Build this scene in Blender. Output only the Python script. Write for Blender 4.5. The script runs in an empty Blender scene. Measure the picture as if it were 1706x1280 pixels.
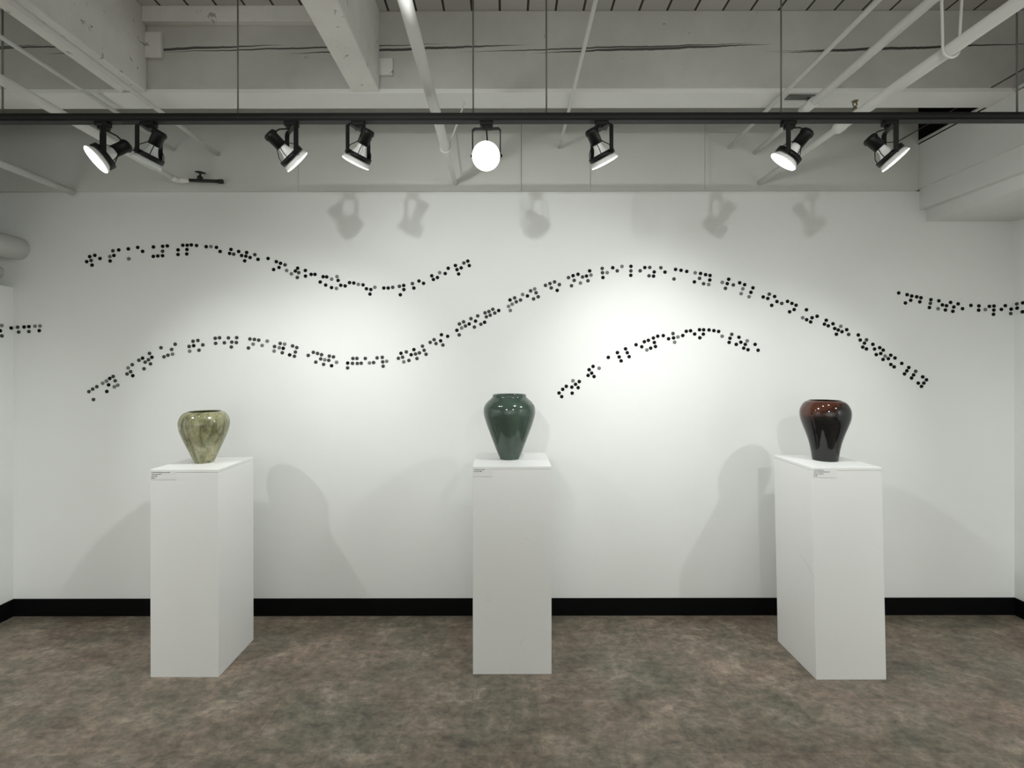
import bpy, bmesh, math, random
from mathutils import Vector, Matrix
random.seed(7)
C = bpy.context.scene.collection
sc = bpy.context.scene

# ------------------------------------------------------------------ camera, world, exposure, lights
CAMZ = 1.58            # eye height (m); the camera stands at the origin and looks along +Y
F = 817.0              # focal length in pixels of the 1706 px wide frame
cam = bpy.data.cameras.new('camera')
cam.sensor_width = 36.0
cam.lens = 36.0 * F / 1706.0
cam.shift_x = 10.0 / 1706.0
cam.shift_y = -28.0 / 1706.0
cam.clip_start = 0.02
camo = bpy.data.objects.new('camera', cam)
camo.location = (0, 0, CAMZ)
camo.rotation_euler = (math.radians(90), math.radians(0.08), 0)
C.objects.link(camo)
sc.camera = camo
w = bpy.data.worlds.new('world')
w.use_nodes = True
w.node_tree.nodes['Background'].inputs[0].default_value = (0.8, 0.9, 1, 1)
w.node_tree.nodes['Background'].inputs[1].default_value = 0.0
sc.world = w
sc.view_settings.view_transform = 'Standard'
sc.view_settings.look = 'None'
sc.view_settings.gamma = 1.0
sc.view_settings.use_curve_mapping = False
sc.view_settings.exposure = 0.1

COOL = (0.975, 1.0, 0.985)


def spot(name, loc, aim, watts, cone, blend=0.6, radius=0.03, col=COOL):
    l = bpy.data.lights.new(name, 'SPOT')
    l.energy = watts
    l.spot_size = math.radians(cone)
    l.spot_blend = blend
    l.shadow_soft_size = radius
    l.color = col
    l.use_shadow = True
    o = bpy.data.objects.new(name, l)
    o.location = loc
    o.rotation_euler = Vector(aim).to_track_quat('-Z', 'Y').to_euler()
    C.objects.link(o)
    return o


def aimed(name, loc, target, watts, cone, blend=0.6, radius=0.03):
    return spot(name, loc, Vector(target) - Vector(loc), watts, cone, blend, radius)


# lamps on the side and second tracks (behind and beside the camera), found from the shadows on the wall
aimed('spot_side_track', (-2.6, 1.4, CAMZ + 1.25), (-1.5, 2.9, CAMZ - 0.55), 48, 52, 0.7)
aimed('spot_side_track', (2.5, 1.05, CAMZ + 1.25), (1.6, 2.9, CAMZ - 0.55), 53, 52, 0.7)
aimed('spot_second_track', (-0.714, -0.34, CAMZ + 0.9), (-0.36, 3.1, CAMZ + 0.34), 78, 54, 1.0)
aimed('spot_second_track', (0.9, -0.34, CAMZ + 0.9), (1.12, 3.1, CAMZ + 0.16), 56, 62, 1.0)
for x, y, tx, ty, tz, e in ((-2.2, -0.34, -3.1, 0.2, 1.4, 155), (2.3, -0.34, 3.2, 0.3, 1.4, 200),
                            (-1.2, -2.6, -1.2, -5.4, 1.2, 460), (1.2, -2.6, 1.2, -5.4, 1.2, 460)):
    aimed('spot_room_fill', (x, y, CAMZ + 0.9), (tx, ty, tz), e, 110, 0.9)  # added fill lamps, unseen, that raise the ambient light of the room


# ------------------------------------------------------------------ helpers
def at(px, py, D):
    """point of the room at depth D seen at photo pixel (px, py)"""
    return Vector(((px - 843.0) * D / F, D, CAMZ + (612.0 - py) * D / F))


def obj(name, bm, mat, parent=None, smooth=False):
    me = bpy.data.meshes.new(name)
    bmesh.ops.recalc_face_normals(bm, faces=bm.faces)
    bm.to_mesh(me)
    bm.free()
    if isinstance(mat, (list, tuple)):
        for m in mat:
            me.materials.append(m)
    else:
        me.materials.append(mat)
    if smooth:
        for p in me.polygons:
            p.use_smooth = True
    o = bpy.data.objects.new(name, me)
    C.objects.link(o)
    if parent is not None:
        o.parent = parent
    return o


def tag(o, label, cat, group=None):
    o['label'] = label
    o['category'] = cat
    if group:
        o['group'] = group
    return o


def thing(name, label, cat, loc=(0, 0, 0), group=None):
    o = bpy.data.objects.new(name, None)
    o.empty_display_size = 0.05
    o.location = loc
    C.objects.link(o)
    return tag(o, label, cat, group)


def struct(name, bm, mat):
    o = obj(name, bm, mat)
    o['kind'] = 'structure'
    return o


def add_box(bm, a, b, bevel=0.0, M=None):
    x0, y0, z0 = a
    x1, y1, z1 = b
    vs = [bm.verts.new(p) for p in ((x0, y0, z0), (x1, y0, z0), (x1, y1, z0), (x0, y1, z0),
                                    (x0, y0, z1), (x1, y0, z1), (x1, y1, z1), (x0, y1, z1))]
    fs = [bm.faces.new([vs[i] for i in f]) for f in ((0, 3, 2, 1), (4, 5, 6, 7), (0, 1, 5, 4), (1, 2, 6, 5), (2, 3, 7, 6), (3, 0, 4, 7))]
    if M is not None:
        bmesh.ops.transform(bm, matrix=M, verts=vs)
    if bevel:
        es = set()
        for f in fs:
            es.update(f.edges)
        bmesh.ops.bevel(bm, geom=list(es), offset=bevel, segments=2, affect='EDGES', profile=0.5)
    return bm


def box(a, b, bevel=0.0):
    return add_box(bmesh.new(), a, b, bevel)


def add_tube(bm, pts, r, seg=14, caps=True):
    """round bar along pts; r is one radius or one per point"""
    pts = [Vector(p) for p in pts]
    rs = r if isinstance(r, (list, tuple)) else [r] * len(pts)
    rings = []
    ref = None
    for i, p in enumerate(pts):
        if i == 0:
            d = pts[1] - p
        elif i == len(pts) - 1:
            d = p - pts[i - 1]
        else:
            d = (pts[i + 1] - p).normalized() + (p - pts[i - 1]).normalized()
        if d.length < 1e-9:
            d = pts[i] - pts[i - 1] if i else pts[1] - pts[0]
        d.normalize()
        if ref is None:
            ref = d.orthogonal().normalized()
        u = (ref - d * ref.dot(d)).normalized()
        ref = u
        v = d.cross(u)
        rings.append([bm.verts.new(p + (u * math.cos(t) + v * math.sin(t)) * rs[i])
                      for t in [2 * math.pi * k / seg for k in range(seg)]])
    for a, b in zip(rings, rings[1:]):
        for k in range(seg):
            f = bm.faces.new((a[k], a[(k + 1) % seg], b[(k + 1) % seg], b[k]))
            f.smooth = True
    if caps:
        bm.faces.new(list(reversed(rings[0])))
        bm.faces.new(rings[-1])
    return bm


def tube(pts, r, seg=14):
    return add_tube(bmesh.new(), pts, r, seg)


def add_lathe(bm, prof, seg=48, M=None, close=False):
    """prof: (radius, height) pairs round the local Z axis"""
    new = []
    rings = []
    for r, z in prof:
        if r < 1e-6:
            v = bm.verts.new((0, 0, z))
            new.append(v)
            rings.append([v])
        else:
            ring = [bm.verts.new((r * math.cos(t), r * math.sin(t), z)) for t in [2 * math.pi * k / seg for k in range(seg)]]
            new += ring
            rings.append(ring)
    pairs = list(zip(rings, rings[1:]))
    if close:
        pairs.append((rings[-1], rings[0]))
    for a, b in pairs:
        for k in range(seg):
            k2 = (k + 1) % seg
            if len(a) == 1 and len(b) == 1:
                continue
            if len(a) == 1:
                f = bm.faces.new((a[0], b[k2], b[k]))
            elif len(b) == 1:
                f = bm.faces.new((a[k], a[k2], b[0]))
            else:
                f = bm.faces.new((a[k], a[k2], b[k2], b[k]))
            f.smooth = True
    if M is not None:
        bmesh.ops.transform(bm, matrix=M, verts=new)
    return bm


def smooth_profile(pts, n=5):
    """Catmull-Rom through (r, z) points"""
    out = []
    for i in range(len(pts) - 1):
        p0 = pts[max(i - 1, 0)]
        p1, p2 = pts[i], pts[i + 1]
        p3 = pts[min(i + 2, len(pts) - 1)]
        for k in range(n):
            t = k / n
            out.append(tuple(0.5 * ((2 * p1[j]) + (-p0[j] + p2[j]) * t + (2 * p0[j] - 5 * p1[j] + 4 * p2[j] - p3[j]) * t * t
                                    + (-p0[j] + 3 * p1[j] - 3 * p2[j] + p3[j]) * t ** 3) for j in (0, 1)))
    out.append(pts[-1])
    return out


# ------------------------------------------------------------------ materials
def srgb(r, g, b):
    f = lambda c: (c / 255 / 12.92) if c / 255 <= 0.04045 else ((c / 255 + 0.055) / 1.055) ** 2.4
    return (f(r), f(g), f(b), 1)


class Mat:
    def __init__(s, name, col=(0.8, 0.8, 0.8, 1), rough=0.5, spec=0.5, metal=0.0):
        s.m = bpy.data.materials.new(name)
        s.m.use_nodes = True
        s.nt = s.m.node_tree
        s.b = s.nt.nodes['Principled BSDF']
        s.b.inputs['Base Color'].default_value = col
        s.b.inputs['Roughness'].default_value = rough
        s.b.inputs['Specular IOR Level'].default_value = spec
        s.b.inputs['Metallic'].default_value = metal

    def n(s, t, **kw):
        nd = s.nt.nodes.new(t)
        for k, v in kw.items():
            if hasattr(nd, k):
                setattr(nd, k, v)
            else:
                nd.inputs[k].default_value = v
        return nd

    def l(s, a, b):
        s.nt.links.new(a, b)

    def coord(s, scale=(1, 1, 1)):
        tc = s.n('ShaderNodeTexCoord')
        mp = s.n('ShaderNodeMapping')
        mp.inputs['Scale'].default_value = scale
        s.l(tc.outputs['Object'], mp.inputs['Vector'])
        return mp.outputs[0]

    def noise(s, vec, scale, detail=4, rough=0.6, dist=0.0):
        nd = s.n('ShaderNodeTexNoise')
        nd.inputs['Scale'].default_value = scale
        nd.inputs['Detail'].default_value = detail
        nd.inputs['Roughness'].default_value = rough
        nd.inputs['Distortion'].default_value = dist
        s.l(vec, nd.inputs['Vector'])
        return nd.outputs['Fac']

    def ramp(s, fac, stops, interp='LINEAR'):
        nd = s.n('ShaderNodeValToRGB')
        e = nd.color_ramp
        e.interpolation = interp
        while len(e.elements) < len(stops):
            e.elements.new(0.5)
        for el, (p, c) in zip(e.elements, stops):
            el.position = p
            el.color = c
        s.l(fac, nd.inputs['Fac'])
        return nd.outputs['Color']

    def math(s, op, a, b=None, c=None):
        nd = s.n('ShaderNodeMath', operation=op)
        for i, v in enumerate((a, b, c)):
            if v is None:
                continue
            if isinstance(v, (int, float)):
                nd.inputs[i].default_value = v
            else:
                s.l(v, nd.inputs[i])
        return nd.outputs[0]

    def mix(s, fac, a, b, mode='MIX'):
        nd = s.n('ShaderNodeMix', data_type='RGBA', blend_type=mode)
        for sock, v in ((nd.inputs[0], fac), (nd.inputs[6], a), (nd.inputs[7], b)):
            if isinstance(v, (int, float)):
                sock.default_value = v
            elif isinstance(v, tuple):
                sock.default_value = v
            else:
                s.l(v, sock)
        return nd.outputs[2]

    def color(s, c):
        s.l(c, s.b.inputs['Base Color'])

    def bump(s, h, strength=0.2, dist=0.01):
        nd = s.n('ShaderNodeBump')
        nd.inputs['Strength'].default_value = strength
        nd.inputs['Distance'].default_value = dist
        s.l(h, nd.inputs['Height'])
        s.l(nd.outputs[0], s.b.inputs['Normal'])


W1 = (0.80, 0.81, 0.79, 1)


def m_wall(name, base, amp=0.03, rough=0.6):
    m = Mat(name, base, rough, 0.3)
    v = m.coord()
    f = m.noise(v, 1.3, 5)
    lo = tuple(c * (1 - amp) for c in base[:3]) + (1,)
    m.color(m.ramp(f, [(0.35, lo), (0.65, base)]))
    m.bump(m.noise(v, 160, 3), 0.04, 0.002)
    return m.m


M_wall = m_wall('wall_paint', W1)
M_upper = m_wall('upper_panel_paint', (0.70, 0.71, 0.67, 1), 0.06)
M_soffit = m_wall('soffit_paint', (0.76, 0.76, 0.74, 1), 0.05)


def m_timber(name, crack=False, k=1.0, chip=0.735):
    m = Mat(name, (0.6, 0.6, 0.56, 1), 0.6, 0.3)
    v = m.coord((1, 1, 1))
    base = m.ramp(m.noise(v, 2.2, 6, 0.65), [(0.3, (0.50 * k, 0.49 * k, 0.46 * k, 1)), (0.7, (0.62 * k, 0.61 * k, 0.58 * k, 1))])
    # chips and nail holes in the old paint
    chips = m.ramp(m.noise(v, 19, 3, 0.5, 0.6), [(chip, (0, 0, 0, 1)), (chip + 0.025, (1, 1, 1, 1))])
    col = m.mix(m.math('MULTIPLY', chips, 0.55), base, (0.10, 0.095, 0.085, 1))
    if crack:
        sep = m.n('ShaderNodeSeparateXYZ')
        tc = m.n('ShaderNodeTexCoord')
        m.l(tc.outputs['Object'], sep.inputs[0])
        X, Z = sep.outputs[0], sep.outputs[2]
        sx = m.n('ShaderNodeCombineXYZ')
        m.l(X, sx.inputs[0])
        wob = m.noise(sx.outputs[0], 3.0, 6, 0.7)
        for z0, per, ph, th in ((CAMZ + 1.630, 1.25, 0.37, 0.0068), (CAMZ + 1.636, 1.57, 1.1, 0.0042)):
            saw = m.math('FRACT', m.math('DIVIDE', m.math('ADD', X, ph + 7.0), per))
            zc = m.math('ADD', m.math('MULTIPLY', saw, 0.045), m.math('MULTIPLY', m.math('SUBTRACT', wob, 0.5), 0.03))
            zc = m.math('ADD', zc, z0 - 0.02)
            d = m.math('ABSOLUTE', m.math('SUBTRACT', Z, zc))
            # thin towards both ends of every split
            env = m.math('MULTIPLY', m.math('SINE', m.math('MULTIPLY', saw, math.pi)), th)
            on = m.math('LESS_THAN', d, env)
            col = m.mix(m.math('MULTIPLY', on, 0.9), col, (0.035, 0.032, 0.028, 1))
    m.color(col)
    m.bump(m.noise(m.coord((1, 6, 6)), 14, 5), 0.12, 0.004)
    return m.m


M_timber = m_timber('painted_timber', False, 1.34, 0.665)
M_uplight = m_wall('painted_uplight_white', (0.84, 0.84, 0.815, 1), 0.05)  # brighter than the timber, in place of light bounced up from below
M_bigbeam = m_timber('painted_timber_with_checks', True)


def m_planks():
    m = Mat('ceiling_planks', (0.6, 0.6, 0.57, 1), 0.6, 0.3)
    tc = m.n('ShaderNodeTexCoord')
    sep = m.n('ShaderNodeSeparateXYZ')
    m.l(tc.outputs['Object'], sep.inputs[0])
    u = m.math('DIVIDE', m.math('ADD', sep.outputs[0], 14.3 - 0.114), 0.143)
    fr = m.math('FRACT', u)
    gap = m.math('LESS_THAN', m.math('ABSOLUTE', m.math('SUBTRACT', fr, 0.5)), 0.46)   # 1 on the board
    idx = m.math('FLOOR', u)
    cx = m.n('ShaderNodeCombineXYZ')
    m.l(idx, cx.inputs[0])
    wn = m.n('ShaderNodeTexWhiteNoise')
    m.l(cx.outputs[0], wn.inputs['Vector'])
    tone = m.ramp(wn.outputs['Value'], [(0, (0.50, 0.49, 0.46, 1)), (1, (0.60, 0.59, 0.56, 1))])
    m.color(m.mix(gap, (0.05, 0.047, 0.042, 1), tone))
    return m.m


def m_floor():
    m = Mat('stone_look_vinyl_tile', (0.15, 0.14, 0.12, 1), 0.42, 0.35)
    v = m.coord()
    sk = m.coord((1.0, 1.35, 1.0))
    a = m.noise(sk, 4.2, 12, 0.72, 0.35)
    b = m.noise(sk, 20.0, 10, 0.74, 0.3)
    c = m.noise(v, 2.4, 5, 0.6, 0.3)
    col = m.ramp(a, [(0.36, srgb(84, 77, 68)), (0.46, srgb(116, 107, 95)), (0.55, srgb(138, 127, 114)), (0.65, srgb(172, 160, 146))])
    hue = m.ramp(c, [(0.40, srgb(122, 121, 109)), (0.52, srgb(131, 122, 110)), (0.62, srgb(138, 121, 110))])
    col = m.mix(0.42, col, hue)
    fine = m.ramp(b, [(0.34, (0.52, 0.52, 0.52, 1)), (0.5, (0.93, 0.92, 0.91, 1)), (0.64, (1.32, 1.29, 1.25, 1))])
    col = m.mix(1.0, col, fine, 'MULTIPLY')
    br = m.n('ShaderNodeTexBrick')
    br.offset = 0.5
    br.inputs['Scale'].default_value = 1.0
    br.inputs['Brick Width'].default_value = 0.61
    br.inputs['Row Height'].default_value = 0.318
    br.inputs['Mortar Size'].default_value = 0.0022
    br.inputs['Mortar Smooth'].default_value = 0.3
    br.inputs['Color1'].default_value = (0.77, 0.79, 0.77, 1)
    br.inputs['Color2'].default_value = (0.92, 0.88, 0.86, 1)
    br.inputs['Mortar'].default_value = (1.06, 1.02, 0.96, 1)
    mp = m.n('ShaderNodeMapping')
    mp.inputs['Location'].default_value = (0.458, 0.225, 0)
    m.l(v, mp.inputs['Vector'])
    m.l(mp.outputs[0], br.inputs['Vector'])
    col = m.mix(1.0, col, br.outputs['Color'], 'MULTIPLY')
    m.color(col)
    m.bump(b, 0.06, 0.003)
    return m.m


M_floor = m_floor()
M_planks = m_planks()
M_base = Mat('black_vinyl_base', (0.003, 0.003, 0.0033, 1), 0.6, 0.08).m
M_black = Mat('black_powder_coat', (0.006, 0.006, 0.006, 1), 0.45, 0.3).m
M_highlight = Mat('dark_grey_highlight', (0.022, 0.022, 0.022, 1), 0.4, 0.4).m  # lighter than the black coat, as a painted highlight on the track
M_pipe = m_wall('white_pipe_paint', (0.80, 0.795, 0.765, 1), 0.06, 0.45)
M_rod = Mat('dull_steel_rod', (0.16, 0.16, 0.15, 1), 0.5, 0.4, 0.3).m
M_brass = Mat('old_brass', (0.23, 0.19, 0.10, 1), 0.4, 0.5, 0.7).m
M_iron = Mat('dark_iron', (0.02, 0.02, 0.017, 1), 0.5, 0.4).m
M_wire = Mat('brown_cable', (0.06, 0.045, 0.04, 1), 0.6, 0.3).m
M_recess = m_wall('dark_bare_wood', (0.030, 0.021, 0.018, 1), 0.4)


def m_ped():
    m = Mat('white_pedestal_paint', (0.80, 0.80, 0.785, 1), 0.5, 0.35)
    v = m.coord()
    sc_ = m.ramp(m.noise(v, 5.0, 6, 0.7, 0.8), [(0.62, (0.80, 0.80, 0.785, 1)), (0.74, (0.73, 0.73, 0.715, 1))])
    m.color(sc_)
    return m.m


M_ped = m_ped()
M_caption = Mat('clear_caption_film', (0.775, 0.775, 0.76, 1), 0.4, 0.4).m
M_ink = Mat('grey_print', (0.16, 0.16, 0.16, 1), 0.6, 0.2).m
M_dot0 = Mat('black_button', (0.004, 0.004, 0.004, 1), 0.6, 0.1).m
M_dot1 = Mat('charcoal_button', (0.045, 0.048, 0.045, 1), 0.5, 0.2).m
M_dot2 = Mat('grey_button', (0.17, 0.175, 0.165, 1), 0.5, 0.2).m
M_glass = Mat('frosted_bulb_glass', (0.72, 0.74, 0.72, 1), 0.25, 0.5).m


def m_emit(name, strength):
    m = Mat(name, (0.9, 0.9, 0.88, 1), 0.3)
    m.b.inputs['Emission Color'].default_value = (1, 1, 0.96, 1)
    m.b.inputs['Emission Strength'].default_value = strength
    m.m.cycles.emission_sampling = 'NONE'      # the lamps' light itself comes from their spots
    return m.m


M_lens_on = m_emit('lit_bulb_face', 4.0)
M_lens_off = Mat('unlit_bulb_face', (0.6, 0.61, 0.58, 1), 0.2, 0.5).m
M_bulb_on = m_emit('lit_bulb_glass', 0.03)

# ------------------------------------------------------------------ the room
XL, XR, YW, YF = -3.141, 3.24, 3.126, -5.5
ZC = CAMZ + 1.83
ZS = CAMZ + 1.118          # top of the plastered wall, where the upper panels start
struct('floor', box((-4.6, YF, -0.1), (3.5, 3.4, 0.0)), M_floor)
struct('ceiling', box((-4.6, YF, ZC), (3.5, 3.4, ZC + 0.1)), M_planks)
struct('wall_back', box((-4.6, YW, 0), (3.5, 3.4, ZS)), M_wall)
struct('wall_left', box((XL - 0.12, YF, 0), (XL, YW, CAMZ + 0.513)), M_wall)
struct('wall_right', box((XR, YF, 0), (XR + 0.2, YW, ZC)), M_wall)
struct('wall_front', box((-4.6, YF - 0.2, 0), (3.5, YF, ZC)), M_wall)
struct('wall_outer', box((-4.8, YF, 0), (-4.6, 3.4, ZC)), M_wall)
# panels above the plastered wall, standing 2 cm proud of it
bm = bmesh.new()
for a, b in ((-4.6, -1.313), (-1.311, 0.098), (0.100, 0.536), (0.538, 1.260), (1.262, 2.612)):
    add_box(bm, (a, YW - 0.022, ZS), (b, 3.39, ZC))
struct('wall_upper', bm, M_upper)
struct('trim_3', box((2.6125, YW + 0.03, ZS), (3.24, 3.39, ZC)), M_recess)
# stepped boxed-in duct along the right wall
prof = [(2.613, 1.405), (2.613, 1.129), (2.636, 1.129), (2.636, 0.9986), (2.678, 0.9986), (2.678, 0.926), (XR, 0.926), (XR, 1.405)]
bm = bmesh.new()
r0 = [bm.verts.new((x, YF, CAMZ + z)) for x, z in prof]
r1 = [bm.verts.new((x, YW - 0.0, CAMZ + z)) for x, z in prof]
for k in range(len(prof)):
    k2 = (k + 1) % len(prof)
    bm.faces.new((r0[k], r0[k2], r1[k2], r1[k]))
bm.faces.new(r0)
bm.faces.new(list(reversed(r1)))
struct('trim_1', bm, M_soffit)
HB = 0.109
struct('baseboard_back', box((XL, YW - 0.012, 0), (XR, YW, HB), 0.003), M_base)
struct('baseboard_left', box((XL, YF, 0), (XL + 0.012, YW - 0.012, HB), 0.003), M_base)
struct('baseboard_right', box((XR - 0.012, YF, 0), (XR, YW - 0.012, HB), 0.003), M_base)

# timbers
ZB = CAMZ + 1.406
YB0, YB1 = 2.514, 2.66
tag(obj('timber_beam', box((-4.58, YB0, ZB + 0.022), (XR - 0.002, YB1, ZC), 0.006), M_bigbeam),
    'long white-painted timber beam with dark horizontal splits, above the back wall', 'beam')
tag(obj('uplight_tone_board', box((-4.58, YB0 - 0.003, ZB), (XR - 0.002, YB1 + 0.004, ZB + 0.022), 0.002), M_uplight),  # added board; its bright colour stands in for light on the beam's underside
    'added board under the long split beam, painted brighter for light from below', 'board')
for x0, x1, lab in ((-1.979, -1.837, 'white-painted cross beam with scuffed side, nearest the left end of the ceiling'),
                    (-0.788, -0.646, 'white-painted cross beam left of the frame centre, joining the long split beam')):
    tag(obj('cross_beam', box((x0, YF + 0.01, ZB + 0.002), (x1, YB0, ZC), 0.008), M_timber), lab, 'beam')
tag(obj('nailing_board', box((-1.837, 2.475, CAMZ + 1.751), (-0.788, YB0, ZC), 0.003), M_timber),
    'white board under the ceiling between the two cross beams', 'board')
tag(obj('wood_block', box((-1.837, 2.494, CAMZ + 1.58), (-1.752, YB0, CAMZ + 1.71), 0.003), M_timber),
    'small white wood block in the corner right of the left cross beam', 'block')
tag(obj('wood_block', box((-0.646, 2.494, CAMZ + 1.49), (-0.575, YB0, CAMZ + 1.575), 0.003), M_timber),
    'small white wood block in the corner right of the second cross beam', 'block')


# ------------------------------------------------------------------ pipes under the ceiling
def run(name, label, x, z, r, y1, y0=-5.4, cat='pipe', mat=None, x0=None, extra=None):
    """a straight pipe running from behind the camera to depth y1; extra = [(depth, radius)...] of reducers"""
    x0 = x if x0 is None else x0
    pts, rs = [(x0, y0, CAMZ + z)], [r]
    for yy, rr in (extra or []):
        xx = x0 + (x - x0) * (yy - y0) / (y1 - y0)
        pts += [(xx, yy - 0.004, CAMZ + z), (xx, yy + 0.004, CAMZ + z)]
        rs += [rs[-1], rr]
    pts.append((x, y1, CAMZ + z))
    rs.append(rs[-1])
    o = obj(name, tube(pts, rs, 20), mat or M_pipe)
    return tag(o, label, cat)


YU = YW - 0.022
run('conduit', 'thin white conduit crossing beneath the left cross beam and ending at the wall', -1.821, 1.351, 0.0115, YU)
run('conduit', 'thin white conduit left of the left cross beam, passing behind the second track lamp', -2.10, 1.378, 0.0095, YU)
p3 = run('sprinkler_pipe', 'white pipe at upper left that turns to a black valve on the wall', -2.045, 1.168, 0.021, 3.03,
         extra=[(2.86, 0.0145)])
run('sprinkler_pipe', 'lowest white pipe in the top left corner, entering the wall above the plaster edge', -2.745, 1.112, 0.021, YU)
run('sprinkler_pipe', 'thick white pipe right of the second cross beam, held by a looped hanger', -0.319, 1.165, 0.0235, YU,
    extra=[(2.665, 0.0145)])
run('conduit', 'thin white conduit between the middle hanger rod and the sixth track lamp', 0.3415, 1.388, 0.0085, YU)
run('conduit', 'thin white conduit at right, leftmost of the three slanting right-hand pipes', 1.412, 1.388, 0.0107, YU)
p7 = run('sprinkler_pipe', 'medium white pipe at right under a grey bracket plate on the beam', 1.575, 1.3546, 0.0195, YU,
         extra=[(2.56, 0.0135)])
p8 = run('sprinkler_pipe', 'thick white pipe at upper right hung in a clevis loop, with brass sprinkler', 1.605, 1.165, 0.0235, YU, x0=1.80,
         extra=[(2.36, 0.0275), (2.40, 0.0165)])
run('conduit', 'thin white pipe lying along the top edge of the boxed duct at right', 2.605, 1.418, 0.0085, YU)
run('cable', 'thin brown cable strung left of the boxed duct at right', 2.49, 1.43, 0.003, YU, cat='cable', mat=M_wire)
# big pipes through the wall at far left
run('drain_pipe', 'fat white pipe entering the back wall above the left partition', -3.103, 0.757, 0.071, YW)
run('drain_pipe', 'smaller white pipe under the fat pipe at the left edge', -3.233, 0.612, 0.038, YW)

# elbow, stub and black valve at the end of the left pipe (parts of it)
e0 = Vector((-2.045, 3.03, CAMZ + 1.168))
bm = tube([e0 + Vector((0, -0.03, 0)), e0, e0 + Vector((0.006, 0.018, 0)), e0 + Vector((0.022, 0.026, 0)), e0 + Vector((0.05, 0.026, 0)), e0 + Vector((0.075, 0.026, 0))],
          [0.018, 0.018, 0.018, 0.018, 0.016, 0.010], 16)
obj('elbow', bm, M_pipe, p3)
v0 = e0 + Vector((0.075, 0.026, 0))
bm = tube([v0, v0 + Vector((0.205, 0, -0.008))], 0.0105, 14)
add_tube(bm, [v0 + Vector((0.180, 0, -0.008)), v0 + Vector((0.207, 0, -0.008))], 0.014, 14)
add_tube(bm, [v0 + Vector((0.062, 0, 0.0)), v0 + Vector((0.066, 0, 0.024))], 0.016, 14)
valve = obj('valve_body', bm, M_iron, p3)
valve['label'] = 'black valve body'
bm = tube([v0 + Vector((0.066, 0, 0.02)), v0 + Vector((0.066, 0, 0.048))], 0.006, 10)
add_tube(bm, [v0 + Vector((0.036, 0, 0.054)), v0 + Vector((0.060, 0, 0.050)), v0 + Vector((0.072, 0, 0.048)), v0 + Vector((0.098, 0, 0.043))],
         [0.005, 0.0085, 0.0085, 0.005], 10)
obj('valve_handle', bm, M_iron, valve)


def sprinkler(parent, p, mat, up=True, wide=0.03):
    s = 1 if up else -1
    p = Vector(p)
    bm = tube([p, p + Vector((0, 0, 0.02 * s))], 0.008, 12)
    add_tube(bm, [p + Vector((0, 0, 0.02 * s)), p + Vector((0.010, 0, 0.032 * s)), p + Vector((0.004, 0, 0.046 * s))], 0.0028, 8)
    add_tube(bm, [p + Vector((0, 0, 0.02 * s)), p + Vector((-0.010, 0, 0.032 * s)), p + Vector((-0.004, 0, 0.046 * s))], 0.0028, 8)
    add_lathe(bm, [(0.0, 0.046 * s), (wide, 0.046 * s), (wide, 0.049 * s), (0.0, 0.050 * s)], 16, Matrix.Translation(p))
    obj('sprinkler_head', bm, mat, parent)


bm = box((1.462, 2.535, ZB - 0.006), (1.612, 2.575, ZB - 0.001), 0.001)
add_box(bm, (1.462, 2.530, ZB - 0.012), (1.612, 2.535, ZB - 0.001))
add_tube(bm, [(1.575, 2.55, ZB - 0.004), (1.575, 2.55, CAMZ + 1.3546)], 0.008, 10)
obj('mounting_bracket', bm, M_rod, p7)
obj('pipe_coupling', tube([(1.575, 2.50, CAMZ + 1.3546), (1.575, 2.60, CAMZ + 1.3546)], 0.025, 18), M_pipe, p7)
sprinkler(p8, (1.624, 2.28, CAMZ + 1.165 + 0.022), M_brass, True, 0.014)


def clevis(label, x, y, z, r, zt, sp=0.045):
    """looped pipe hanger of bent rod reaching up to the ceiling"""
    pts = [(x - r - sp * 0.4, y, zt), (x - r - 0.004, y, z + 0.03)]
    pts += [(x - (r + 0.004) * math.cos(t), y, z - (r + 0.004) * math.sin(t)) for t in [math.pi * k / 10 for k in range(11)]]
    pts += [(x + r + 0.004, y, z + 0.03), (x + r + sp, y, zt)]
    tag(obj('pipe_hanger', tube(pts, 0.0045, 8), M_pipe), label, 'pipe hanger')


clevis('white looped rod hanger around the thick pipe beside the middle cross beam', -0.319, 2.60, CAMZ + 1.165, 0.022, ZB, 0.08)
clevis('white looped rod hanger around the thick pipe at upper right', 1.635, 1.80, CAMZ + 1.165, 0.0265, ZC)

# ------------------------------------------------------------------ track, rods and track lamps
YT = 2.10
ZT0, ZT1 = CAMZ + 1.049, CAMZ + 1.082
bm = bmesh.new()
add_box(bm, (-3.05, YT - 0.018, ZT1 - 0.012), (2.58, YT + 0.018, ZT1), 0.0012)
add_box(bm, (-3.05, YT - 0.018, ZT0), (2.58, YT + 0.018, ZT0 + 0.010), 0.0012)
tag(obj('track_rail', bm, M_black), 'long black lighting track hung across the room below the timber beam', 'track rail')
obj('channel_highlight', box((-3.05, YT - 0.015, ZT0 + 0.010), (2.58, YT + 0.015, ZT1 - 0.012)), M_highlight, bpy.data.objects['track_rail'])  # channel coloured lighter to paint in the highlight along the rail
for px, lab in ((5, 'thin steel rod holding the track at the far left edge'),
                (397, 'thin steel rod holding the track left of the second cross beam'),
                (789, 'thin steel rod holding the track just above the lamp facing the viewer'),
                (911, 'thin steel rod holding the track right of the lamp facing the viewer'),
                (1302, 'thin steel rod holding the track above the lamp over the brown vase'),
                (1695, 'thin steel rod holding the track at the far right edge')):
    x = (px - 843) * YT / F
    tag(obj('hanger_rod', tube([(x, YT, ZT1), (x, YT, ZC)], 0.0035, 8), M_rod), lab, 'rod')

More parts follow.
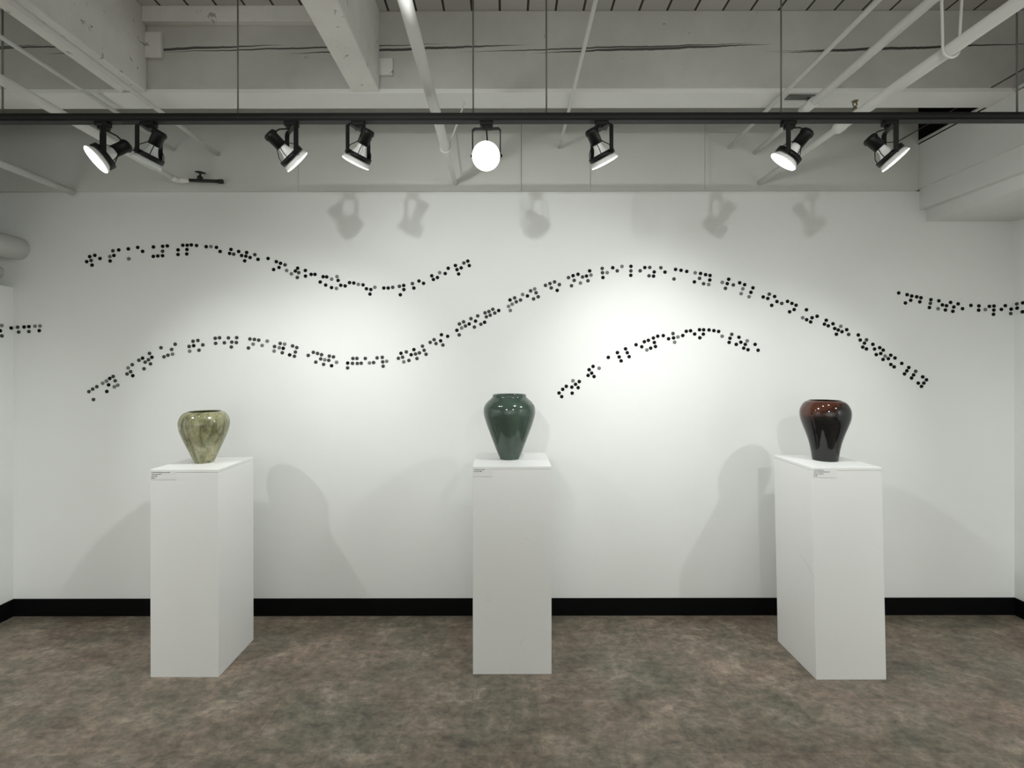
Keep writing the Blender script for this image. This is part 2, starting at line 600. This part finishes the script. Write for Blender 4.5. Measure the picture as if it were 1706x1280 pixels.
LAMPS = [
    (172, (-0.56, -0.50, -0.66), 'on', 'black track lamp, leftmost, its lit face turned left toward the viewer', 92, 155),
    (249, (-0.46, 0.056, -0.883), 'off', 'black track lamp, second from left, unlit, tilted down to the left', 0, 0),
    (486, (0.600, 0.513, -0.614), 'on', 'black track lamp third from left, socket at left, aimed down to the right', 14, 155),
    (597.5, (-0.455, 0.257, -0.853), 'on', 'black track lamp fourth from left, aimed down at the olive vase', 64, 128),
    (811, (-0.03, -0.90, -0.42), 'on', 'black track lamp shining straight at the viewer, glaring white disc', 400, 120),
    (1003, (0.455, 0.27, -0.849), 'on', 'black track lamp alone right of the centre, aimed down at the brown vase', 64, 126),
    (1314, (-0.557, 0.32, -0.766), 'on', 'black track lamp above the brown vase, bright face aimed down to the left', 30, 150),
    (1483, (0.636, -0.207, -0.743), 'on', 'black track lamp, rightmost, aimed down to the right', 28, 155),
]


def track_lamp(px, n, state, label, watts, cone):
    n = Vector(n).normalized()
    x = (px - 843) * YT / F
    root = thing('track_lamp', label, 'track lamp', (x, YT, ZT0), 'lamps on the track')
    ab = Vector((n.y, -n.x, 0)).normalized()      # horizontal pivot axis (the yoke bar)
    piv = Vector((0, 0, -0.144))
    bar_z = -0.028
    hw = 0.0595
    yawM = Matrix(((ab.x, -ab.y, 0), (ab.y, ab.x, 0), (0, 0, 1))).to_4x4()
    # adapter clipped into the track
    bm = bmesh.new()
    add_box(bm, (-0.028, -0.017, -0.017), (0.028, 0.017, 0.0), 0.003)
    add_box(bm, (-0.016, -0.014, -0.030), (0.024, 0.014, -0.016), 0.003)
    obj('adapter', bm, M_black, root)
    # yoke: flat strap bent to a U
    bm = bmesh.new()
    t, wd = 0.0022, 0.009
    add_box(bm, (-hw + 0.006, -wd, bar_z - t), (hw - 0.006, wd, bar_z + t), 0.0, yawM)
    for s in (-1, 1):
        add_box(bm, (s * hw - t, -wd, piv.z - 0.010), (s * hw + t, wd, bar_z - 0.008), 0.0, yawM)
        Mr = yawM @ Matrix.Translation((s * (hw - 0.004), 0, bar_z - 0.004)) @ Matrix.Rotation(s * math.radians(45), 4, 'Y')
        add_box(bm, (-0.008, -wd, -t), (0.008, wd, t), 0.0, Mr)
        add_tube(bm, [piv + ab * (s * (hw - 0.006)), piv + ab * (s * (hw + 0.008))], 0.006, 10)
    obj('yoke', bm, M_black, root)
    # frame along n: local +Z = n, local X = pivot axis
    zc = n
    xc = ab
    yc = zc.cross(xc)
    R = Matrix((xc, yc, zc)).transposed().to_4x4()
    T = Matrix.Translation(piv) @ R
    bm = add_lathe(bmesh.new(), [(0.0505, -0.010), (0.0560, -0.010), (0.0560, 0.0105), (0.0505, 0.0105)], 40, T, close=True)
    obj('gimbal_ring', bm, M_black, root)
    bm = add_lathe(bmesh.new(), [(0.0, -0.118), (0.020, -0.118), (0.027, -0.112), (0.029, -0.100), (0.025, -0.094), (0.0245, -0.050), (0.0, -0.050)], 28, T)
    obj('socket', bm, M_black, root)
    for k in range(4):
        a = math.radians(45 + 90 * k)
        c, s = math.cos(a), math.sin(a)
        pts = [T @ Vector((c * r, s * r, z)) for r, z in ((0.024, -0.055), (0.030, -0.046), (0.045, -0.028), (0.0515, -0.006))]
        obj('cage_rib', tube(pts, 0.0018, 6), M_black, root)
    # cord from adapter to the back of the socket
    a0 = Vector((0, 0, -0.026))
    a1 = T @ Vector((0, 0.012, -0.112))
    mid = (a0 + a1) / 2 + Vector((0, 0, 0.012))
    obj('cord', tube([a0, a0 * 0.6 + mid * 0.4 , mid, a1 * 0.7 + mid * 0.3, a1], 0.0032, 8), M_black, root)
    bm = add_lathe(bmesh.new(), smooth_profile([(0.018, -0.052), (0.020, -0.034), (0.030, -0.014), (0.043, 0.004), (0.0495, 0.013), (0.0565, 0.022), (0.0590, 0.030)], 3), 36, T)
    bulb = obj('bulb', bm, M_glass if state == 'off' else M_bulb_on, root)
    bm = add_lathe(bmesh.new(), [(0.0590, 0.030), (0.057, 0.0335), (0.04, 0.0365), (0.02, 0.0378), (0.0, 0.0382)], 36, T)
    lens = obj('bulb_face', bm, M_lens_off if state == 'off' else M_lens_on, bulb)
    if state != 'off':
        lens['label'] = 'glowing white bulb face'
        spot('spot_track_lamp', Vector((x, YT, ZT0)) + piv + n * 0.045, n, watts, cone, 1.0, 0.03)
    return root


for a in LAMPS:
    track_lamp(*a)


# ------------------------------------------------------------------ pedestals and vases
def pedestal(label, x0, x1, y0, dep, H, lean, cap):
    wdt = x1 - x0
    root = thing('pedestal', label, 'pedestal', ((x0 + x1) / 2, y0 + dep / 2, 0), 'white plinths along the wall')

    def slab(z0, z1, inset):
        bm = bmesh.new()
        add_box(bm, (-wdt / 2 + inset, -dep / 2 + inset, z0), (wdt / 2 - inset, dep / 2 - inset, z1), 0.0018)
        for v in bm.verts:
            v.co.x += lean * v.co.z / H
        return bm
    obj('body', slab(0.0, H - 0.0165, 0.0006), M_ped, root)
    obj('top_panel', slab(H - 0.016, H, 0.0), M_ped, root)
    # clear caption strip with two rows of tiny print near the top left of the front
    cx0, cz, cw, rows = cap
    zt = H - cz
    lx = -wdt / 2 + cx0 + lean
    film = obj('caption_label', box((lx, -dep / 2 - 0.0006, zt - 0.046), (lx + cw, -dep / 2 + 0.0005, zt)), M_caption, root)
    bm = bmesh.new()
    rnd = random.Random(len(label))
    for k, (ln, off) in enumerate(rows):
        x = lx + 0.005
        zz = zt - 0.009 - 0.0095 * k - off
        while x < lx + ln:
            wl = rnd.uniform(0.004, 0.011)
            add_box(bm, (x, -dep / 2 - 0.0009, zz - 0.0022), (x + wl, -dep / 2 - 0.0005, zz + rnd.uniform(0.0005, 0.0022)))
            x += wl + 0.0022
    obj('small_print', bm, M_ink, film)
    return root


pedestal('white square plinth at left carrying the olive vase', -1.816, -1.467, 2.50, 0.348, 1.061, 0.0, (0.004, 0.006, 0.125, [(0.10, 0), (0.055, 0), (0.03, 0), (0.022, 0)]))
pedestal('wider white square plinth in the middle carrying the green vase', -0.173, 0.233, 2.521, 0.400, 1.071, 0.0, (0.004, 0.006, 0.10, [(0.055, 0.002), (0.035, 0.002)]))
pedestal('white square plinth at right carrying the dark brown vase', 1.562, 1.917, 2.473, 0.352, 1.072, -0.021, (0.006, 0.004, 0.12, [(0.055, 0), (0.085, 0), (0.05, 0), (0.018, 0)]))


def m_v1():
    m = Mat('olive_drip_glaze', (0.2, 0.2, 0.1, 1), 0.16, 0.6)
    v = m.coord((1, 1, 0.22))
    a = m.noise(v, 34, 7, 0.7, 0.9)
    b = m.noise(m.coord((1, 1, 0.6)), 14, 6, 0.7, 0.8)
    col = m.ramp(a, [(0.38, srgb(84, 80, 60)), (0.5, srgb(136, 136, 102)), (0.60, srgb(184, 178, 146))])
    col2 = m.ramp(b, [(0.40, srgb(88, 84, 66)), (0.53, srgb(138, 140, 98)), (0.63, srgb(176, 166, 148))])
    m.color(m.mix(0.45, col, col2))
    m.bump(m.noise(m.coord(), 22, 3), 0.10, 0.004)
    return m.m


def m_v2():
    m = Mat('deep_green_glaze', (0.03, 0.07, 0.05, 1), 0.13, 0.6)
    a = m.noise(m.coord((1, 1, 0.5)), 9, 5, 0.6, 0.5)
    m.color(m.ramp(a, [(0.3, srgb(52, 66, 58)), (0.55, srgb(63, 79, 69)), (0.75, srgb(80, 97, 84))]))
    return m.m


def m_v3():
    m = Mat('black_and_rust_glaze', (0.01, 0.008, 0.007, 1), 0.07, 0.6)
    sep = m.n('ShaderNodeSeparateXYZ')
    m.l(m.coord(), sep.inputs[0])
    a = m.noise(m.coord((1, 1, 0.8)), 8, 5, 0.6, 1.2)
    # rust glaze shows only on the shoulder, broken by the black
    up = m.math('MULTIPLY', m.math('SUBTRACT', sep.outputs[2], 0.270), 8.0)
    side = m.math('MULTIPLY', m.math('ADD', sep.outputs[0], 0.035), -5.0)
    f = m.math('ADD', m.math('ADD', m.math('MULTIPLY', a, 1.5), up), side)
    m.color(m.ramp(f, [(0.55, (0.006, 0.006, 0.006, 1)), (0.92, srgb(52, 26, 18)), (1.0, srgb(72, 40, 28))]))
    return m.m


M_in = Mat('dark_vase_inside', (0.02, 0.022, 0.018, 1), 0.5, 0.3).m


def vase(name, label, x, y, z0, D, rows, k, mat, lip=0.004):
    """rows: (half-width px, y px) of the silhouette, top to bottom; k = widening of a round body seen off axis"""
    yb = rows[-1][1]
    prof = [(r * D / F / k, (yb - yy) * D / F) for r, yy in rows][::-1]
    prof[0] = (prof[0][0], 0.0)
    out = smooth_profile(prof, 5)
    rt, zt = out[-1]
    inner = [(rt - 0.002, zt + 0.0015), (rt - 0.006, zt - 0.001)] + [(max(r - 0.010, 0.004), z) for r, z in out[::-1][2:] if z > 0.02] + [(0.0, 0.02)]
    bm = bmesh.new()
    add_lathe(bm, [(0.0, 0.0)] + out + inner, 72)
    bm.verts.ensure_lookup_table()
    o = obj(name, bm, mat, None)
    o.location = (x, y, z0)
    return tag(o, label, 'vase')


vase('ceramic_vase', 'squat olive vase with mottled drip glaze on the left plinth', -1.655, 2.69, 1.061, 2.69,
     [(30.0, 686.5), (35.5, 689), (40, 694), (43, 700.5), (43.8, 706), (42.5, 714), (40, 722), (33.8, 736), (26.7, 750), (20.4, 763), (16.5, 769.5), (15.5, 771)], 1.17, m_v1())
vase('ceramic_vase', 'tall deep green vase with a small neck on the middle plinth', 0.019, 2.733, 1.071, 2.733,
     [(27.8, 661), (28.0, 664), (31.0, 667.5), (37, 673), (41.5, 679.5), (43, 687), (42, 697), (36.6, 714.5), (28.5, 736), (20.7, 756.5), (16.8, 765), (16.2, 767.5)], 1.0, m_v2())
vase('ceramic_vase', 'glossy black and rust-brown vase on the right plinth', 1.738, 2.672, 1.072, 2.672,
     [(28.5, 669.5), (34.5, 672), (39, 676.5), (43, 684), (43.9, 692), (42.5, 701), (38.7, 711.5), (33, 725), (28, 739), (24.8, 752.5), (22.8, 765), (22.3, 768.5)], 1.19, m_v3())

# ------------------------------------------------------------------ braille dots on the walls
# each block: origin x, origin y, crop scale, then (x, y, tone) in that crop; tone 0 black, 1 charcoal, 2 grey
TOP = [
    (130, 390, 10.6625, [(158, 482, 0), (212, 392, 0), (236, 460, 1), (254, 543, 0), (304, 370, 0), (394, 426, 0), (568, 392, 2), (574, 470, 0), (624, 290, 1), (642, 373, 0), (728, 275, 0), (898, 256, 0), (908, 433, 2), (1064, 230, 0), (1152, 300, 0), (1344, 222, 0), (1342, 390, 0), (1422, 383, 0), (1506, 378, 0), (1506, 298, 1), (1508, 211, 0), (1591, 204, 0)]),
    (280, 390, 10.6625, [(182, 275, 0), (181, 357, 0), (266, 193, 0), (345, 193, 0), (418, 187, 0), (340, 268, 0), (336, 348, 0), (510, 198, 0), (681, 218, 0), (766, 217, 2), (863, 231, 0), (929, 304, 0), (1122, 269, 0), (1098, 339, 0), (1170, 352, 1), (1259, 305, 0), (1311, 376, 0), (1400, 323, 0), (1386, 388, 0), (1461, 412, 0), (1365, 471, 0), (1545, 362, 1), (1602, 445, 0)]),
    (430, 410, 10.6625, [(181, 217, 0), (328, 273, 0), (402, 302, 0), (376, 377, 0), (280, 413, 0), (483, 330, 1), (511, 430, 2), (597, 490, 2), (706, 390, 0), (665, 440, 0), (725, 470, 1), (700, 555, 1), (843, 430, 0), (845, 530, 0), (945, 500, 0), (1014, 500, 0), (1158, 542, 0), (1222, 545, 0), (1107, 636, 0), (1204, 690, 0), (1310, 585, 2), (1405, 540, 2), (1424, 608, 0), (1308, 735, 0), (1395, 750, 2), (1471, 694, 0), (1549, 706, 0), (1627, 648, 0), (1703, 655, 0)]),
    (580, 425, 7.7545, [(134, 377, 2), (195, 384, 0), (238, 434, 0), (295, 444, 0), (284, 503, 0), (348, 415, 2), (463, 425, 0), (519, 425, 0), (578, 416, 1), (664, 403, 1), (720, 392, 0), (722, 445, 0), (676, 512, 0), (832, 368, 1), (851, 426, 0), (917, 335, 0), (976, 365, 0), (1082, 268, 0), (1103, 315, 0), (1155, 290, 0), (1184, 227, 2), (1256, 239, 0), (1295, 171, 0), (1388, 135, 0), (1408, 188, 0), (1429, 245, 0), (1462, 166, 0), (1497, 103, 1), (1548, 79, 0), (1567, 137, 0)]),
]
LEFT = [(0, 520, 17.06, [(48, 365, 2), (5, 512, 0), (50, 660, 1), (315, 435, 0), (508, 412, 1), (535, 550, 1), (690, 407, 0), (828, 397, 0), (826, 538, 1), (1000, 385, 2), (1142, 380, 2), (1120, 512, 0)])]
RIGHT = [(1480, 470, 7.5487, [(130, 145, 0), (236, 167, 0), (293, 184, 0), (281, 237, 0), (214, 271, 0), (356, 194, 0), (410, 206, 0), (395, 257, 0), (535, 230, 0), (528, 276, 1), (516, 329, 0), (635, 245, 0), (679, 296, 0), (731, 306, 0), (625, 344, 2), (717, 360, 0), (782, 265, 0), (823, 323, 0), (811, 377, 0), (877, 283, 0), (932, 344, 0), (1038, 303, 0), (1138, 309, 0), (1135, 363, 0), (1219, 355, 2), (1270, 315, 0), (1328, 311, 0), (1326, 362, 0), (1321, 415, 0), (1421, 354, 0), (1470, 307, 0), (1543, 350, 0), (1538, 406, 1), (1618, 285, 1), (1622, 337, 0), (1694, 271, 0), (1690, 384, 0)])]
WAVE = [
    (130, 550, 9.478, [(173, 964, 1), (233, 924, 1), (298, 886, 1), (245, 1090, 1), (390, 832, 2), (450, 797, 2), (503, 756, 0), (556, 726, 1), (588, 793, 1), (484, 858, 0), (456, 962, 0), (575, 889, 2), (630, 862, 2), (776, 686, 1), (832, 650, 1), (866, 713, 0), (793, 590, 2), (858, 540, 1), (963, 469, 1), (1021, 437, 0), (1062, 500, 1), (1113, 462, 1), (1168, 423, 0), (1131, 362, 1), (1145, 527, 1), (1043, 604, 1), (1312, 273, 1), (1358, 416, 1), (1422, 391, 1), (1495, 374, 2), (1480, 300, 1), (1536, 218, 1)]),
    (300, 540, 8.124, [(132, 362, 2), (124, 298, 1), (186, 288, 0), (177, 228, 1), (243, 217, 1), (258, 349, 1), (310, 277, 1), (477, 188, 1), (536, 181, 1), (483, 256, 1), (601, 249, 1), (656, 183, 1), (768, 180, 1), (702, 240, 1), (763, 246, 1), (695, 306, 1), (947, 198, 1), (1007, 204, 1), (1066, 214, 1), (990, 268, 2), (927, 320, 1), (1112, 286, 2), (1181, 227, 2), (1280, 300, 1), (1274, 362, 2), (1356, 259, 1), (1417, 267, 2), (1345, 317, 2), (1398, 325, 0), (1384, 385, 1), (1524, 293, 1), (1581, 315, 1), (1562, 375, 1), (1484, 414, 0), (1549, 433, 1)]),
    (500, 540, 7.7545, [(106, 402, 1), (172, 362, 1), (226, 377, 1), (278, 393, 1), (203, 489, 1), (267, 447, 1), (320, 458, 2), (371, 466, 1), (304, 518, 1), (378, 411, 1), (432, 421, 1), (407, 536, 0), (472, 491, 2), (615, 502, 0), (677, 505, 1), (740, 507, 1), (790, 504, 1), (614, 564, 1), (683, 442, 1), (735, 442, 1), (843, 442, 1), (897, 500, 2), (950, 496, 1), (995, 435, 1), (1062, 428, 1), (1068, 487, 1), (1119, 479, 2), (1073, 543, 1)]),
    (650, 500, 8.979, [(124, 870, 1), (162, 795, 0), (187, 853, 1), (204, 923, 2), (243, 774, 1), (281, 902, 1), (315, 817, 0), (356, 740, 0), (380, 806, 1), (438, 789, 1), (402, 873, 1), (484, 689, 1), (509, 750, 1), (538, 810, 1), (600, 632, 1), (658, 592, 1), (687, 651, 1), (768, 519, 0), (756, 609, 0), (861, 542, 0), (790, 673, 1), (999, 452, 0), (1034, 521, 1), (1037, 358, 1), (1070, 418, 2), (1100, 326, 1), (1127, 388, 1), (1183, 358, 0), (1210, 278, 1), (1278, 315, 0), (1261, 404, 1), (1311, 238, 1), (1358, 362, 1), (1414, 333, 0), (1420, 192, 1), (1440, 251, 1), (1479, 172, 1), (1498, 227, 1), (1537, 139, 1), (1566, 195, 1), (1625, 158, 0)]),
    (830, 430, 9.478, [(165, 764, 2), (188, 663, 0), (193, 829, 2), (223, 730, 2), (261, 630, 1), (287, 692, 1), (354, 664, 1), (387, 577, 2), (463, 600, 0), (514, 520, 1), (578, 489, 2), (600, 550, 1), (634, 614, 1), (560, 647, 1), (748, 434, 1), (819, 405, 1), (892, 379, 1), (968, 422, 1), (840, 474, 1), (933, 513, 0), (1112, 312, 1), (1184, 281, 0), (1262, 259, 0), (1202, 356, 1), (1159, 440, 1), (1334, 302, 1), (1396, 287, 0), (1446, 206, 0), (1467, 272, 2), (1300, 397, 2), (1419, 362, 1)]),
    (990, 425, 8.124, [(109, 184, 1), (113, 242, 1), (119, 307, 0), (177, 241, 2), (252, 175, 0), (313, 217, 1), (377, 157, 2), (498, 156, 0), (497, 218, 1), (496, 278, 0), (623, 217, 1), (686, 173, 0), (753, 172, 1), (813, 233, 0), (743, 285, 1), (804, 289, 0), (903, 176, 1), (959, 235, 0), (1102, 199, 0), (1176, 211, 0), (1253, 226, 0), (1080, 328, 1), (1367, 245, 2), (1440, 254, 0), (1508, 270, 0), (1568, 281, 0), (1564, 343, 0), (1426, 320, 1), (1356, 368, 0), (1481, 393, 1), (1550, 404, 2)]),
    (1190, 440, 10.035, [(134, 313, 2), (242, 261, 0), (218, 334, 0), (187, 413, 1), (319, 356, 1), (425, 320, 0), (508, 351, 0), (477, 421, 2), (450, 502, 2), (647, 405, 0), (613, 480, 0), (582, 554, 2), (818, 558, 0), (895, 583, 0), (920, 511, 1), (1009, 550, 0), (1048, 634, 0), (960, 698, 0), (1128, 666, 1), (1225, 632, 0), (1298, 666, 0), (1367, 697, 0), (1335, 769, 0), (1259, 806, 0)]),
    (1330, 500, 12.8, [(173, 218, 0), (92, 387, 2), (177, 430, 0), (262, 477, 0), (293, 387, 0), (401, 356, 0), (595, 442, 0), (556, 525, 0), (638, 561, 0), (739, 517, 0), (775, 618, 0), (852, 650, 0), (930, 687, 0), (811, 740, 0), (905, 570, 2), (1031, 643, 0), (1072, 745, 1), (1278, 757, 0), (1319, 865, 0), (1453, 860, 1), (1409, 931, 0), (1373, 1015, 0), (1451, 1054, 0)]),
    (1420, 550, 11.636, [(397, 288, 0), (429, 379, 0), (462, 487, 0), (529, 353, 0), (597, 400, 0), (549, 466, 0), (634, 515, 2), (593, 581, 0), (696, 566, 0), (743, 498, 0), (824, 553, 0), (744, 679, 0), (808, 726, 0), (956, 658, 0), (1092, 738, 0), (1055, 802, 0), (1009, 861, 0), (1226, 812, 1), (1185, 881, 0), (1145, 942, 0), (1362, 920, 0), (1435, 977, 0), (1384, 1040, 0), (1275, 1041, 0), (1338, 1105, 0)]),
]
ARCH = [
    (915, 570, 10.6625, [(173, 907, 0), (221, 972, 0), (239, 841, 0), (303, 788, 0), (401, 803, 0), (421, 688, 2), (467, 753, 0), (533, 704, 0), (513, 813, 0), (407, 910, 0), (690, 595, 0), (709, 494, 0), (779, 436, 0), (754, 554, 0), (796, 615, 0), (886, 467, 2), (1049, 276, 0), (1211, 191, 0), (1242, 268, 0), (1277, 338, 0), (1356, 124, 0), (1386, 193, 0), (1419, 264, 0)]),
    (1050, 535, 15.509, [(150, 618, 0), (297, 670, 0), (364, 540, 0), (469, 504, 0), (598, 444, 0), (622, 560, 0), (651, 664, 0), (527, 706, 0), (429, 752, 2), (711, 398, 0), (853, 384, 0), (990, 465, 0), (1104, 330, 1), (1118, 443, 0), (1231, 418, 2), (1146, 554, 2), (1357, 382, 0), (1447, 272, 0), (1558, 259, 0), (1664, 344, 0)]),
    (1130, 535, 11.373, [(402, 171, 0), (481, 172, 0), (475, 254, 0), (408, 323, 0), (583, 175, 0), (675, 188, 0), (765, 204, 0), (830, 293, 2), (1013, 258, 1), (980, 333, 0), (963, 411, 0), (1098, 449, 0), (1149, 314, 0), (1185, 408, 0), (1269, 450, 0), (1305, 382, 2), (1239, 520, 0), (1320, 551, 0), (1455, 450, 0), (1511, 560, 0)]),
]
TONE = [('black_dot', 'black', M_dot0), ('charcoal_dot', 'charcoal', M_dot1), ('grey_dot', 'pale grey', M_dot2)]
dot_mesh = []
for nm, _, mt in TONE:
    o = obj(nm, add_lathe(bmesh.new(), [(0.0, 0.0), (0.0115, 0.0), (0.0115, 0.0020), (0.0103, 0.0034), (0.0063, 0.0044), (0.0, 0.0048)], 14), mt)
    dot_mesh.append(o.data)
    bpy.data.objects.remove(o)


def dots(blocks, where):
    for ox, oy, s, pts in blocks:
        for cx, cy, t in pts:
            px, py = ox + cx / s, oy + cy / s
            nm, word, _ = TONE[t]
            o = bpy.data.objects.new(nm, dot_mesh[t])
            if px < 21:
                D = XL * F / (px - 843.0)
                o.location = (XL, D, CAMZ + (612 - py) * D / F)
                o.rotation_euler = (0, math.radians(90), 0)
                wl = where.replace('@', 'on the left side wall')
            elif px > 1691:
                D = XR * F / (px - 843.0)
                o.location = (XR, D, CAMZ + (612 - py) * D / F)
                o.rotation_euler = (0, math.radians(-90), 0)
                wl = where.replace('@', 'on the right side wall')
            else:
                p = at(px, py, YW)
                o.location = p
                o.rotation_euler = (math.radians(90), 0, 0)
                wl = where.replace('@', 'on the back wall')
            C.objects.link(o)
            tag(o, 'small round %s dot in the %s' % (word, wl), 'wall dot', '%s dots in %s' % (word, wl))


dots(TOP, 'upper left braille wave @')
dots(LEFT, 'left-edge braille row @')
dots(RIGHT, 'right-edge braille row @')
dots(WAVE, 'longest braille wave @')
dots(ARCH, 'short braille arch under the longest wave')
